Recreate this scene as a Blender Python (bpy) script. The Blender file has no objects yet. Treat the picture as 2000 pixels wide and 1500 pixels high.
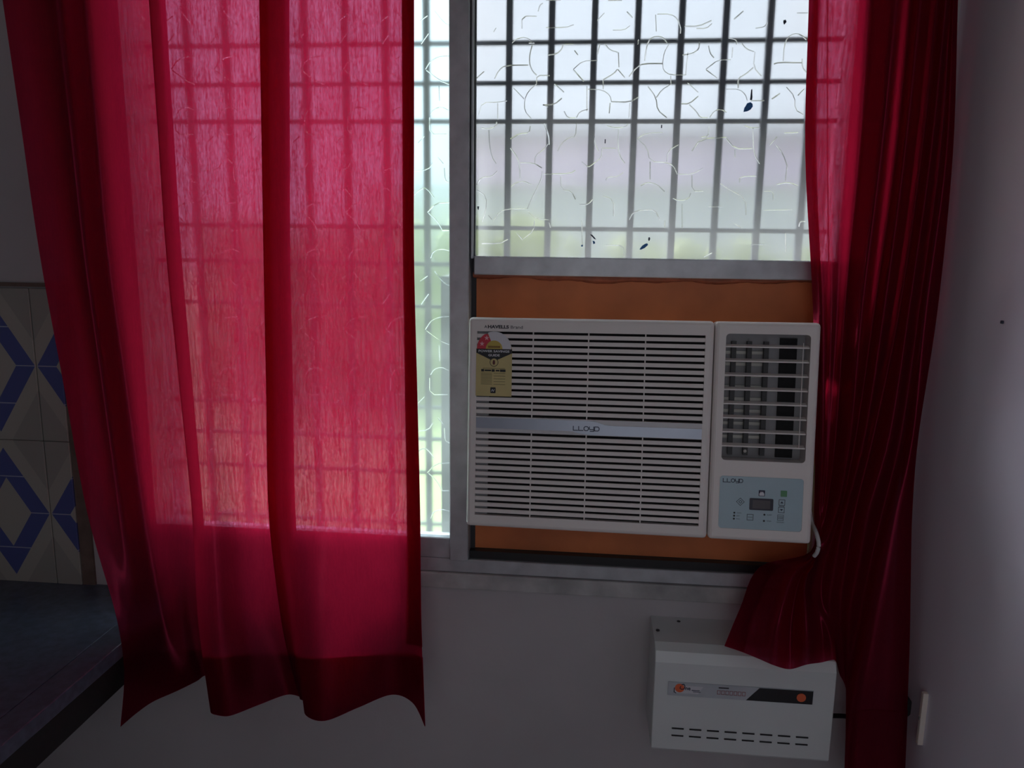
import bpy, bmesh, math, random
from mathutils import Vector, Matrix
random.seed(7)
C = bpy.context.scene.collection
SC = bpy.context.scene

# ---------------------------------------------------------------- camera, sky, sun, lights, exposure
CAM = Vector((0.0, -1.58, 1.6))                       # eye height 1.6 m, about 1.6 m from the window wall
RT = Vector((0.995171, 0.097256, 0.013263))
UP = Vector((-0.030423, 0.177147, 0.983714))
FW = Vector((-0.093323, 0.979367, -0.179251))
cd = bpy.data.cameras.new('camera'); cam = bpy.data.objects.new('camera', cd); C.objects.link(cam)
cd.sensor_fit = 'HORIZONTAL'; cd.sensor_width = 36.0; cd.lens = 36.0 * 1500 / 2000; cd.clip_start = 0.01; cd.clip_end = 500
cam.matrix_world = Matrix(((RT.x, UP.x, -FW.x, CAM.x), (RT.y, UP.y, -FW.y, CAM.y), (RT.z, UP.z, -FW.z, CAM.z), (0, 0, 0, 1)))
SC.camera = cam
SC.view_settings.view_transform = 'Standard'; SC.view_settings.look = 'None'
SC.view_settings.gamma = 1.0; SC.view_settings.use_curve_mapping = False; SC.view_settings.exposure = 0.0
SC.cycles.transparent_max_bounces = 32; SC.cycles.max_bounces = 14; SC.cycles.diffuse_bounces = 6
SC.cycles.transmission_bounces = 10; SC.cycles.sample_clamp_indirect = 4.0

SKY_STRENGTH = 1.85
w = bpy.data.worlds.new('sky'); SC.world = w; w.use_nodes = True
nt = w.node_tree; nt.nodes.clear()
tc = nt.nodes.new('ShaderNodeTexCoord'); sx = nt.nodes.new('ShaderNodeSeparateXYZ'); rp = nt.nodes.new('ShaderNodeValToRGB')
nz = nt.nodes.new('ShaderNodeTexNoise'); nz.inputs['Scale'].default_value = 2.2; nz.inputs['Detail'].default_value = 3
mx = nt.nodes.new('ShaderNodeMix'); mx.data_type = 'RGBA'; mx.inputs[7].default_value = (1, 1, 1, 1)
mr = nt.nodes.new('ShaderNodeMapRange'); mr.inputs[1].default_value = .45; mr.inputs[2].default_value = .65; mr.inputs[3].default_value = 0; mr.inputs[4].default_value = .6
bg = nt.nodes.new('ShaderNodeBackground'); wo = nt.nodes.new('ShaderNodeOutputWorld')
rp.color_ramp.elements[0].position = 0.0; rp.color_ramp.elements[0].color = (.70, .78, .84, 1)
rp.color_ramp.elements[1].position = 1.0; rp.color_ramp.elements[1].color = (1.5, 1.75, 2.0, 1)
e = rp.color_ramp.elements.new(.25); e.color = (.80, .90, .98, 1)
nt.links.new(tc.outputs['Generated'], sx.inputs[0]); nt.links.new(sx.outputs['Z'], rp.inputs[0])
nt.links.new(tc.outputs['Generated'], nz.inputs['Vector']); nt.links.new(nz.outputs[0], mr.inputs[0])
nt.links.new(mr.outputs[0], mx.inputs[0]); nt.links.new(rp.outputs[0], mx.inputs[6]); nt.links.new(mx.outputs[2], bg.inputs[0])
bg.inputs[1].default_value = SKY_STRENGTH; nt.links.new(bg.outputs[0], wo.inputs[0])

sun_d = bpy.data.lights.new('sun', 'SUN'); sun_d.energy = 22.0; sun_d.angle = math.radians(20); sun_d.color = (.95, .97, 1.0)   # sun behind thin cloud, high on the left outside the window
sun = bpy.data.objects.new('sun', sun_d); C.objects.link(sun); sun.rotation_mode = 'QUATERNION'; sun.rotation_quaternion = Vector((.52, -.56, -.64)).to_track_quat('-Z', 'Y')

def area(name, loc, rot, sx_, sy_, power, col):
    d = bpy.data.lights.new(name, 'AREA'); d.shape = 'RECTANGLE'; d.size = sx_; d.size_y = sy_; d.energy = power; d.color = col
    o = bpy.data.objects.new(name, d); C.objects.link(o); o.location = loc; o.rotation_euler = rot; return o
area('room_fill', (.10, -2.38, 1.45), (math.radians(90), 0, 0), .9, 1.8, 4.2, (.92, .94, 1.0))   # added pale fill behind the camera; the wall there has no opening

# ---------------------------------------------------------------- helpers
def at(px, py, Y):                                    # a point of the photograph's frame on the real plane y = Y
    v = RT * ((px - 1000) / 1500) - UP * ((py - 750) / 1500) + FW
    return CAM + v * ((Y - CAM.y) / v.y)
def atz(px, py, Z):
    v = RT * ((px - 1000) / 1500) - UP * ((py - 750) / 1500) + FW
    return CAM + v * ((Z - CAM.z) / v.z)

def link(name, me, mat=None, parent=None):
    o = bpy.data.objects.new(name, me); C.objects.link(o)
    if mat is not None and not me.materials: me.materials.append(mat)
    if parent is not None: o.parent = parent
    return o
def tag(o, label=None, cat=None, group=None, kind=None):
    if label: o['label'] = label
    if cat: o['category'] = cat
    if group: o['group'] = group
    if kind: o['kind'] = kind
    return o
def empty(name, loc, rot=(0, 0, 0)):
    o = bpy.data.objects.new(name, None); C.objects.link(o); o.location = loc; o.rotation_euler = rot; o.empty_display_size = .05; return o
def bm_box(bm, a, b):
    x0, y0, z0 = a; x1, y1, z1 = b
    v = [bm.verts.new(p) for p in ((x0,y0,z0),(x1,y0,z0),(x1,y1,z0),(x0,y1,z0),(x0,y0,z1),(x1,y0,z1),(x1,y1,z1),(x0,y1,z1))]
    for f in ((0,3,2,1),(4,5,6,7),(0,1,5,4),(1,2,6,5),(2,3,7,6),(3,0,4,7)): bm.faces.new([v[i] for i in f])
def fin(bm, name='m', smooth=False):
    bmesh.ops.recalc_face_normals(bm, faces=bm.faces[:])
    me = bpy.data.meshes.new(name); bm.to_mesh(me); bm.free()
    if smooth:
        for p in me.polygons: p.use_smooth = True
    return me
def box(name, a, b, mat, parent=None, bevel=0, seg=2):
    bm = bmesh.new(); bm_box(bm, a, b)
    if bevel: bmesh.ops.bevel(bm, geom=bm.edges[:], offset=bevel, segments=seg, affect='EDGES', profile=.5)
    return link(name, fin(bm, name), mat, parent)
def boxes(name, lst, mat, parent=None, bevel=0):
    bm = bmesh.new()
    for a, b in lst: bm_box(bm, a, b)
    if bevel: bmesh.ops.bevel(bm, geom=bm.edges[:], offset=bevel, segments=1, affect='EDGES')
    return link(name, fin(bm, name), mat, parent)
def prism(name, poly, y0, y1, mat, parent=None, bevel=0):  # polygon in x,z extruded along y
    bm = bmesh.new(); n = len(poly)
    A = [bm.verts.new((p[0], y0, p[1])) for p in poly]; B = [bm.verts.new((p[0], y1, p[1])) for p in poly]
    bm.faces.new(A); bm.faces.new(B[::-1])
    for i in range(n): bm.faces.new((A[i], B[i], B[(i+1) % n], A[(i+1) % n]))
    if bevel: bmesh.ops.bevel(bm, geom=bm.edges[:], offset=bevel, segments=2, affect='EDGES')
    return link(name, fin(bm, name), mat, parent)
def rrect(x0, z0, x1, z1, r, n=5):
    P = []
    for cx, cz, a in ((x1-r, z1-r, 0), (x0+r, z1-r, 90), (x0+r, z0+r, 180), (x1-r, z0+r, 270)):
        for i in range(n+1):
            t = math.radians(a + 90*i/n); P.append((cx + r*math.cos(t), cz + r*math.sin(t)))
    return P
def disc(cx, cz, r, n=20, a0=0, a1=360):
    return [(cx + r*math.cos(math.radians(a0+(a1-a0)*i/n)), cz + r*math.sin(math.radians(a0+(a1-a0)*i/n))) for i in range(n if a1-a0 == 360 else n+1)]
def tube(name, pts, r, mat, parent=None, n=8):
    pts = [Vector(p) for p in pts]; P = []
    for i in range(len(pts)-1):
        p0 = pts[max(i-1,0)]; p1 = pts[i]; p2 = pts[i+1]; p3 = pts[min(i+2,len(pts)-1)]
        for k in range(8):
            t = k/8; P.append(.5*((2*p1)+(p2-p0)*t+(2*p0-5*p1+4*p2-p3)*t*t+(3*p1-p0-3*p2+p3)*t**3))
    P.append(pts[-1]); bm = bmesh.new(); rings = []
    for i, p in enumerate(P):
        d = (P[min(i+1,len(P)-1)]-P[max(i-1,0)]).normalized(); a = d.cross(Vector((0,0,1)))
        if a.length < .1: a = d.cross(Vector((0,1,0)))
        a.normalize(); b = d.cross(a)
        rings.append([bm.verts.new(p + a*r*math.cos(2*math.pi*k/n) + b*r*math.sin(2*math.pi*k/n)) for k in range(n)])
    for A, B in zip(rings, rings[1:]):
        for k in range(n): bm.faces.new((A[k], A[(k+1)%n], B[(k+1)%n], B[k]))
    bm.faces.new(rings[0]); bm.faces.new(rings[-1])
    return link(name, fin(bm, name, True), mat, parent)
def cut(obj, cutters):                                 # real holes by boolean, applied
    for c in cutters:
        m = obj.modifiers.new('b', 'BOOLEAN'); m.object = c; m.operation = 'DIFFERENCE'; m.solver = 'EXACT'
    dg = bpy.context.evaluated_depsgraph_get(); dg.update()
    me = bpy.data.meshes.new_from_object(obj.evaluated_get(dg)); obj.modifiers.clear(); obj.data = me
    for c in cutters: bpy.data.objects.remove(c)
def text(name, s, size, mat, parent, loc, width=None, bold=0.0):
    cu = bpy.data.curves.new('t', 'FONT'); cu.body = s; cu.size = size; cu.extrude = .0001; cu.offset = bold; cu.resolution_u = 3
    t = bpy.data.objects.new('t', cu); C.objects.link(t)
    dg = bpy.context.evaluated_depsgraph_get(); dg.update()
    me = bpy.data.meshes.new_from_object(t.evaluated_get(dg)); bpy.data.objects.remove(t)
    xs = [v.co.x for v in me.vertices]; sc = 1
    if width: sc = width/(max(xs)-min(xs))
    for v in me.vertices: v.co = Vector(((v.co.x-min(xs))*sc, -v.co.z, v.co.y))
    me.materials.clear()
    o = link(name, me, mat, parent); o.location = loc; return o
def strokes(name, lines, th, y, mat, parent):          # pen strokes with a square nib lying on the plane y
    bm = bmesh.new()
    for L in lines:
        for (x0,z0),(x1,z1) in zip(L, L[1:]):
            d = Vector((x1-x0, z1-z0)); l = d.length
            if l == 0: continue
            d /= l; n = Vector((-d.y, d.x))*th/2; e = d*th*.4
            q = [(x0-e.x+n.x, z0-e.y+n.y), (x1+e.x+n.x, z1+e.y+n.y), (x1+e.x-n.x, z1+e.y-n.y), (x0-e.x-n.x, z0-e.y-n.y)]
            A = [bm.verts.new((a, y, b)) for a, b in q]; B = [bm.verts.new((a, y-.0002, b)) for a, b in q]
            bm.faces.new(A); bm.faces.new(B[::-1])
            for i in range(4): bm.faces.new((A[i], B[i], B[(i+1)%4], A[(i+1)%4]))
    return link(name, fin(bm, name), mat, parent)

# ---------------------------------------------------------------- materials
def mat(name, col, rough=.6, metal=0, noise=0, nscale=20, bump=0, bscale=60, spec=.5):
    m = bpy.data.materials.new(name); m.use_nodes = True; n = m.node_tree; b = n.nodes['Principled BSDF']
    b.inputs['Roughness'].default_value = rough; b.inputs['Metallic'].default_value = metal; b.inputs['Specular IOR Level'].default_value = spec
    b.inputs['Base Color'].default_value = (*col, 1)
    t = n.nodes.new('ShaderNodeTexCoord')
    if noise:
        q = n.nodes.new('ShaderNodeTexNoise'); q.inputs['Scale'].default_value = nscale; q.inputs['Detail'].default_value = 5
        r = n.nodes.new('ShaderNodeMapRange'); r.inputs[1].default_value = .3; r.inputs[2].default_value = .7; r.inputs[3].default_value = 1-noise; r.inputs[4].default_value = 1+noise*.4
        h = n.nodes.new('ShaderNodeVectorMath'); h.operation = 'SCALE'; h.inputs[0].default_value = col
        n.links.new(t.outputs['Object'], q.inputs['Vector']); n.links.new(q.outputs[0], r.inputs[0]); n.links.new(r.outputs[0], h.inputs['Scale']); n.links.new(h.outputs[0], b.inputs['Base Color'])
    if bump:
        q = n.nodes.new('ShaderNodeTexNoise'); q.inputs['Scale'].default_value = bscale; q.inputs['Detail'].default_value = 4
        u = n.nodes.new('ShaderNodeBump'); u.inputs['Strength'].default_value = bump; u.inputs['Distance'].default_value = .004
        n.links.new(t.outputs['Object'], q.inputs['Vector']); n.links.new(q.outputs[0], u.inputs['Height']); n.links.new(u.outputs[0], b.inputs['Normal'])
    return m
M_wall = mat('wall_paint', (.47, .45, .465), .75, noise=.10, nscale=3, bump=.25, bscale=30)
M_wallr = mat('side_wall_lit', (.84, .83, .95), .6, noise=.06, nscale=2, bump=.15, bscale=12)  # lighter and bluer than the front wall: cool window light put into the colour
M_floor = mat('floor_tile', (.45, .42, .40), .4, noise=.1)
M_ceil = mat('ceiling_paint', (.75, .75, .74), .8, noise=.03)
M_alu = mat('aluminium_frame', (.50, .52, .55), .38, .35, noise=.18, nscale=25, bump=.08)
M_gasket = mat('dark_gasket', (.03, .03, .035), .7, noise=.1)
M_black = mat('black_plastic', (.012, .012, .014), .45, noise=.1)
M_ply = mat('brown_board', (.60, .17, .05), .55, noise=.22, nscale=9, bump=.2, bscale=25)
M_seal = mat('brown_sealant', (.36, .10, .05), .5, noise=.3, nscale=40, bump=.6, bscale=50)
M_edgewood = mat('board_side', (.09, .085, .06), .7, noise=.2, nscale=14)
M_ledge = mat('worn_ledge_paint', (.46, .46, .46), .7, noise=.35, nscale=14, bump=.5, bscale=30)
M_iron = mat('grille_iron', (.016, .026, .040), .6, .2, noise=.3, nscale=40)
M_ac = mat('ivory_plastic', (.80, .75, .72), .42, noise=.03, nscale=6)
M_acd = mat('duct_plastic', (.30, .30, .31), .5, noise=.08)
M_case = mat('casing_steel', (.45, .44, .40), .5, .3, noise=.15)
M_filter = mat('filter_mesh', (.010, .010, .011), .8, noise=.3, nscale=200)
M_strip = mat('silver_blue_strip', (.38, .42, .50), .30, .35, noise=.05)
M_panel = mat('blue_grey_panel', (.40, .54, .60), .35, noise=.04)
M_ink = mat('dark_blue_ink', (.012, .016, .05), .5, noise=.05)
M_inkg = mat('grey_ink', (.045, .04, .055), .5, noise=.05)
M_green = mat('green_key', (.10, .30, .13), .45, noise=.05)
M_disp = mat('display_glass', (.03, .03, .045), .15, noise=.05)
M_lbl = mat('label_yellow', (.60, .50, .22), .5, noise=.08)
M_lw = mat('label_white', (.70, .70, .74), .4, noise=.04)
M_red = mat('label_red', (.60, .03, .06), .4, noise=.05)
M_gold = mat('label_gold', (.55, .42, .08), .5, noise=.05)
M_star = mat('label_star', (.85, .45, .5), .5, noise=.02)
M_stab = mat('cream_steel', (.66, .70, .70), .42, .05, noise=.05, nscale=5)
M_stk = mat('sticker_silver', (.50, .54, .58), .35, .2, noise=.08)
M_or = mat('orange_print', (.75, .14, .05), .4, noise=.05)
M_cable = mat('grey_cable', (.55, .55, .56), .45, noise=.05)
M_plate = mat('switch_plate_plastic', (.80, .72, .66), .4, noise=.04)
M_granite = mat('dark_granite', (.085, .10, .145), .32, noise=.35, nscale=60)
M_apron = mat('apron_black', (.012, .012, .012), .5, noise=.3, nscale=80)  # near-black faces below the granite edge
M_grout = mat('brown_grout', (.16, .11, .09), .85, noise=.25, nscale=40, bump=.3)
M_paint = mat('blue_paint', (.03, .20, .55), .5, noise=.4, nscale=300)
M_dark = mat('dark_speck', (.02, .03, .06), .6, noise=.1)
M_rod = mat('rod_steel', (.5, .5, .5), .3, .8, noise=.05)

def tile_mat():
    m = bpy.data.materials.new('zigzag_tile'); m.use_nodes = True; n = m.node_tree; b = n.nodes['Principled BSDF']; b.inputs['Roughness'].default_value = .35
    t = n.nodes.new('ShaderNodeTexCoord'); s = n.nodes.new('ShaderNodeSeparateXYZ'); n.links.new(t.outputs['Object'], s.inputs[0])
    def ma(op, a, b_=None, c=None):
        q = n.nodes.new('ShaderNodeMath'); q.operation = op
        for i, v in enumerate((a, b_, c)):
            if v is None: continue
            if isinstance(v, (int, float)): q.inputs[i].default_value = v
            else: n.links.new(v, q.inputs[i])
        return q.outputs[0]
    X, Z = s.outputs['X'], s.outputs['Z']              # object frame: x from the grout line, z from the tile's middle
    u = ma('PINGPONG', ma('ADD', X, 2.0), .1)
    v = ma('ABSOLUTE', Z)
    d = ma('SUBTRACT', u, ma('MULTIPLY', v, .64))
    blue = ma('MULTIPLY', ma('GREATER_THAN', d, .002), ma('LESS_THAN', d, .047))
    l = ma('ABSOLUTE', ma('SUBTRACT', ma('PINGPONG', ma('ADD', Z, 2.064), .043), 0.0))   # fine pale joints in the print
    line = ma('LESS_THAN', l, .0012)
    d2 = ma('GREATER_THAN', ma('SUBTRACT', ma('MULTIPLY', v, .64), u), .035)
    c0 = n.nodes.new('ShaderNodeMix'); c0.data_type = 'RGBA'; c0.inputs[6].default_value = (.40, .385, .34, 1); c0.inputs[7].default_value = (.33, .32, .29, 1); n.links.new(d2, c0.inputs[0])
    c1 = n.nodes.new('ShaderNodeMix'); c1.data_type = 'RGBA'; c1.inputs[7].default_value = (.085, .105, .29, 1); n.links.new(c0.outputs[2], c1.inputs[6]); n.links.new(blue, c1.inputs[0])
    c2 = n.nodes.new('ShaderNodeMix'); c2.data_type = 'RGBA'; c2.inputs[7].default_value = (.36, .38, .48, 1); n.links.new(c1.outputs[2], c2.inputs[6]); n.links.new(ma('MULTIPLY', line, blue), c2.inputs[0])
    n.links.new(c2.outputs[2], b.inputs['Base Color']); return m
M_tile = tile_mat()

def fabric():
    m = bpy.data.materials.new('crimson_fabric'); m.use_nodes = True; n = m.node_tree; n.nodes.clear(); L = n.links.new
    out = n.nodes.new('ShaderNodeOutputMaterial'); t = n.nodes.new('ShaderNodeTexCoord')
    mp = n.nodes.new('ShaderNodeMapping'); mp.inputs['Scale'].default_value = (1, 1, .28); L(t.outputs['Object'], mp.inputs[0])
    nz = n.nodes.new('ShaderNodeTexNoise'); nz.inputs['Scale'].default_value = 420; nz.inputs['Detail'].default_value = 3; L(mp.outputs[0], nz.inputs['Vector'])
    n2 = n.nodes.new('ShaderNodeTexNoise'); n2.inputs['Scale'].default_value = 230; n2.inputs['Detail'].default_value = 3; mp2 = n.nodes.new('ShaderNodeMapping'); mp2.inputs['Scale'].default_value = (1, 1, .09); L(t.outputs['Object'], mp2.inputs[0]); L(mp2.outputs[0], n2.inputs['Vector'])
    ad = n.nodes.new('ShaderNodeMath'); ad.operation = 'ADD'; L(nz.outputs[0], ad.inputs[0]); L(n2.outputs[0], ad.inputs[1])
    op = n.nodes.new('ShaderNodeMapRange'); op.inputs[1].default_value = .75; op.inputs[2].default_value = 1.3; op.inputs[3].default_value = .03; op.inputs[4].default_value = .18; L(ad.outputs[0], op.inputs[0])
    lw = n.nodes.new('ShaderNodeLayerWeight'); lw.inputs[0].default_value = .5      # slanting cloth closes its weave
    fm = n.nodes.new('ShaderNodeMapRange'); fm.inputs[1].default_value = .36; fm.inputs[2].default_value = .85; fm.inputs[3].default_value = 1; fm.inputs[4].default_value = 0; L(lw.outputs['Facing'], fm.inputs[0])
    mu = n.nodes.new('ShaderNodeMath'); mu.operation = 'MULTIPLY'; L(op.outputs[0], mu.inputs[0]); L(fm.outputs[0], mu.inputs[1])
    tr = n.nodes.new('ShaderNodeBsdfTransparent'); tr.inputs[0].default_value = (.92, .33, .60, 1)
    tl = n.nodes.new('ShaderNodeBsdfTranslucent'); tl.inputs[0].default_value = (.52, .010, .044, 1)
    fw = n.nodes.new('ShaderNodeBsdfRefraction'); fw.inputs[0].default_value = (.52, .006, .044, 1); fw.inputs['IOR'].default_value = 1.35; fw.inputs['Roughness'].default_value = .65   # light scattered on through the weave
    pr = n.nodes.new('ShaderNodeBsdfPrincipled'); pr.inputs['Base Color'].default_value = (.12, .009, .030, 1); pr.inputs['Roughness'].default_value = .8; pr.inputs['Specular IOR Level'].default_value = .1
    bu = n.nodes.new('ShaderNodeBump'); bu.inputs['Strength'].default_value = .08; bu.inputs['Distance'].default_value = .0006; L(ad.outputs[0], bu.inputs['Height']); L(bu.outputs[0], pr.inputs['Normal'])
    gs = n.nodes.new('ShaderNodeBsdfGlossy'); gs.inputs[0].default_value = (.80, .06, .16, 1); gs.inputs['Roughness'].default_value = .28; L(bu.outputs[0], gs.inputs['Normal'])   # satin sheen
    ps = n.nodes.new('ShaderNodeMixShader'); ps.inputs[0].default_value = .32; L(pr.outputs[0], ps.inputs[1]); L(gs.outputs[0], ps.inputs[2])
    m0 = n.nodes.new('ShaderNodeMixShader'); m0.inputs[0].default_value = .62; L(ps.outputs[0], m0.inputs[1]); L(tl.outputs[0], m0.inputs[2])
    ff = n.nodes.new('ShaderNodeMapRange'); ff.inputs[1].default_value = .30; ff.inputs[2].default_value = .85; ff.inputs[3].default_value = .38; ff.inputs[4].default_value = .05; L(lw.outputs['Facing'], ff.inputs[0])
    m1 = n.nodes.new('ShaderNodeMixShader'); L(ff.outputs[0], m1.inputs[0]); L(m0.outputs[0], m1.inputs[1]); L(fw.outputs[0], m1.inputs[2])
    m2 = n.nodes.new('ShaderNodeMixShader'); L(mu.outputs[0], m2.inputs[0]); L(m1.outputs[0], m2.inputs[1]); L(tr.outputs[0], m2.inputs[2]); L(m2.outputs[0], out.inputs[0])
    return m
M_fab = fabric()

def glass(name, tint, haze, h_top, h_bot, z0, z1, rough):
    """thin patterned pane: see-through, slightly blurring, with a dusty haze that thickens towards its foot"""
    m = bpy.data.materials.new(name); m.use_nodes = True; n = m.node_tree; n.nodes.clear(); L = n.links.new
    out = n.nodes.new('ShaderNodeOutputMaterial'); t = n.nodes.new('ShaderNodeTexCoord'); s = n.nodes.new('ShaderNodeSeparateXYZ'); L(t.outputs['Object'], s.inputs[0])
    tr = n.nodes.new('ShaderNodeBsdfTransparent'); tr.inputs[0].default_value = (*tint, 1)
    rf = n.nodes.new('ShaderNodeBsdfRefraction'); rf.inputs[0].default_value = (*tint, 1); rf.inputs['IOR'].default_value = 1.05; rf.inputs['Roughness'].default_value = rough
    tl = n.nodes.new('ShaderNodeBsdfTranslucent'); tl.inputs[0].default_value = (*haze, 1)
    gl = n.nodes.new('ShaderNodeBsdfGlossy'); gl.inputs['Roughness'].default_value = .1
    nz = n.nodes.new('ShaderNodeTexNoise'); nz.inputs['Scale'].default_value = 7; nz.inputs['Detail'].default_value = 4; L(t.outputs['Object'], nz.inputs['Vector'])
    r = n.nodes.new('ShaderNodeMapRange'); r.inputs[1].default_value = z1; r.inputs[2].default_value = z0; r.inputs[3].default_value = h_top; r.inputs[4].default_value = h_bot; L(s.outputs['Z'], r.inputs[0])
    mu = n.nodes.new('ShaderNodeMath'); mu.operation = 'MULTIPLY'; ad = n.nodes.new('ShaderNodeMath'); ad.operation = 'ADD'; ad.inputs[1].default_value = .5
    L(nz.outputs[0], ad.inputs[0]); L(r.outputs[0], mu.inputs[0]); L(ad.outputs[0], mu.inputs[1])
    c = n.nodes.new('ShaderNodeMixShader'); c.inputs[0].default_value = .6; L(tr.outputs[0], c.inputs[1]); L(rf.outputs[0], c.inputs[2])
    a = n.nodes.new('ShaderNodeMixShader'); L(mu.outputs[0], a.inputs[0]); L(c.outputs[0], a.inputs[1]); L(tl.outputs[0], a.inputs[2])
    b = n.nodes.new('ShaderNodeMixShader'); b.inputs[0].default_value = .04; L(a.outputs[0], b.inputs[1]); L(gl.outputs[0], b.inputs[2]); L(b.outputs[0], out.inputs[0])
    return m
M_gl = glass('patterned_glass', (.98, .98, 1.0), (.90, .94, .96), .0, .11, 1.56, 1.88, .5)
M_gl2 = glass('patterned_glass_hazy', (.84, .93, .95), (.88, .96, .93), .02, .10, 1.3, 1.95, .70)
def relief_mat():
    m = bpy.data.materials.new('glass_ridge'); m.use_nodes = True; n = m.node_tree; n.nodes.clear(); L = n.links.new
    out = n.nodes.new('ShaderNodeOutputMaterial'); rf = n.nodes.new('ShaderNodeBsdfRefraction'); rf.inputs['IOR'].default_value = 1.45; rf.inputs['Roughness'].default_value = .04
    rf.inputs[0].default_value = (1, 1, 1, 1)
    tl = n.nodes.new('ShaderNodeBsdfTranslucent'); tl.inputs[0].default_value = (1, 1, 1, 1)
    nz = n.nodes.new('ShaderNodeTexNoise'); nz.inputs['Scale'].default_value = 12
    r = n.nodes.new('ShaderNodeMapRange'); r.inputs[1].default_value = .35; r.inputs[2].default_value = .65; r.inputs[3].default_value = 0; r.inputs[4].default_value = .6; L(nz.outputs[0], r.inputs[0])
    a = n.nodes.new('ShaderNodeMixShader'); L(r.outputs[0], a.inputs[0]); L(rf.outputs[0], a.inputs[1]); L(tl.outputs[0], a.inputs[2]); L(a.outputs[0], out.inputs[0]); return m
M_ridge = relief_mat()
def screen_mat():
    m = bpy.data.materials.new('insect_screen'); m.use_nodes = True; n = m.node_tree; n.nodes.clear(); L = n.links.new
    out = n.nodes.new('ShaderNodeOutputMaterial'); t = n.nodes.new('ShaderNodeTexCoord'); s = n.nodes.new('ShaderNodeSeparateXYZ'); L(t.outputs['Object'], s.inputs[0])
    def g(sock):
        p = n.nodes.new('ShaderNodeMath'); p.operation = 'PINGPONG'; L(sock, p.inputs[0]); p.inputs[1].default_value = .0011
        q = n.nodes.new('ShaderNodeMath'); q.operation = 'LESS_THAN'; L(p.outputs[0], q.inputs[0]); q.inputs[1].default_value = .00022; return q.outputs[0]
    mx_ = n.nodes.new('ShaderNodeMath'); mx_.operation = 'MAXIMUM'; L(g(s.outputs['X']), mx_.inputs[0]); L(g(s.outputs['Z']), mx_.inputs[1])
    tr = n.nodes.new('ShaderNodeBsdfTransparent'); df = n.nodes.new('ShaderNodeBsdfDiffuse'); df.inputs[0].default_value = (.10, .11, .12, 1)
    tl = n.nodes.new('ShaderNodeBsdfTranslucent'); tl.inputs[0].default_value = (.12, .13, .14, 1)
    a = n.nodes.new('ShaderNodeMixShader'); a.inputs[0].default_value = .08; L(df.outputs[0], a.inputs[1]); L(tl.outputs[0], a.inputs[2])
    b = n.nodes.new('ShaderNodeMixShader'); L(mx_.outputs[0], b.inputs[0]); L(tr.outputs[0], b.inputs[1]); L(a.outputs[0], b.inputs[2]); L(b.outputs[0], out.inputs[0]); return m
M_screen = screen_mat()
M_lawn = mat('grass', (.19, .22, .06), .9, noise=.25, nscale=1.5)
M_leaf = mat('leaves', (.24, .28, .10), .8, noise=.4, nscale=6)
M_bld = mat('pinkish_render', (.56, .50, .56), .85, noise=.1, nscale=.6)
M_cw = mat('pale_masonry', (.49, .51, .55), .85, noise=.08, nscale=.5)
M_roof = mat('roof_slab', (.46, .45, .47), .8, noise=.1)
M_win = mat('far_window', (.16, .18, .21), .3, noise=.1)
M_outer = mat('outer_plaster', (.6, .58, .55), .85, noise=.1)

# ---------------------------------------------------------------- room shell
WX0, WX1, WZ0, WZ1 = -.99, .515, .885, 2.36           # window opening
RX, LX, BY, CZ = .665, -2.5, -2.45, 2.75
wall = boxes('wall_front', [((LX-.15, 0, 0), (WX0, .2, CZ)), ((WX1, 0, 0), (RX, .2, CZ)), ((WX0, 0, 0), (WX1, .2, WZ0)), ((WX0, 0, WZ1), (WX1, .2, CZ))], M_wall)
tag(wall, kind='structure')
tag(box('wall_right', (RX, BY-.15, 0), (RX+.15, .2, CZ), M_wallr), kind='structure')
tag(box('wall_left', (LX-.15, BY-.15, 0), (LX, 0, CZ), M_wall), kind='structure')
tag(box('wall_back', (LX, BY-.15, 0), (RX, BY, CZ), M_wall), kind='structure')
tag(box('floor', (LX-.15, BY-.15, -.15), (RX+.15, .2, 0), M_floor), kind='structure')
tag(box('ceiling', (LX-.15, BY-.15, CZ), (RX+.15, .2, CZ+.15), M_ceil), kind='structure')
# plaster ledge under the window frame
tag(box('trim_1', (WX0-.02, -.010, .848), (WX1+.03, 0, .8845), M_ledge, bevel=.003), kind='structure')
# brown unfinished edge of the tiling and the dark line on top of it
tag(boxes('trim_2', [((-1.148, -.006, .806), (-1.118, 0, 1.493)), ((LX, -.010, 1.495), (-1.118, 0, 1.503))], M_grout), kind='structure')
# wall tiles, parts of the front wall
tm = {}
def tile(x0, x1, zc, name='wall_tile'):
    key = round(x1-x0, 3)
    if key not in tm:
        bm = bmesh.new(); bm_box(bm, (0, 0, -.1712), (x1-x0, .008, .1712))
        bmesh.ops.bevel(bm, geom=bm.edges[:], offset=.0012, segments=1, affect='EDGES'); tm[key] = fin(bm, 'wall_tile')
    o = link(name, tm[key], M_tile, wall); o.location = (x0, -.0081, zc); return o
for zc in (1.32, .9765):
    tile(-1.2095, -1.1500, zc)
    for k in range(6): tile(-1.211-.2*(k+1)+.0008, -1.211-.2*k-.0008, zc)

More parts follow.
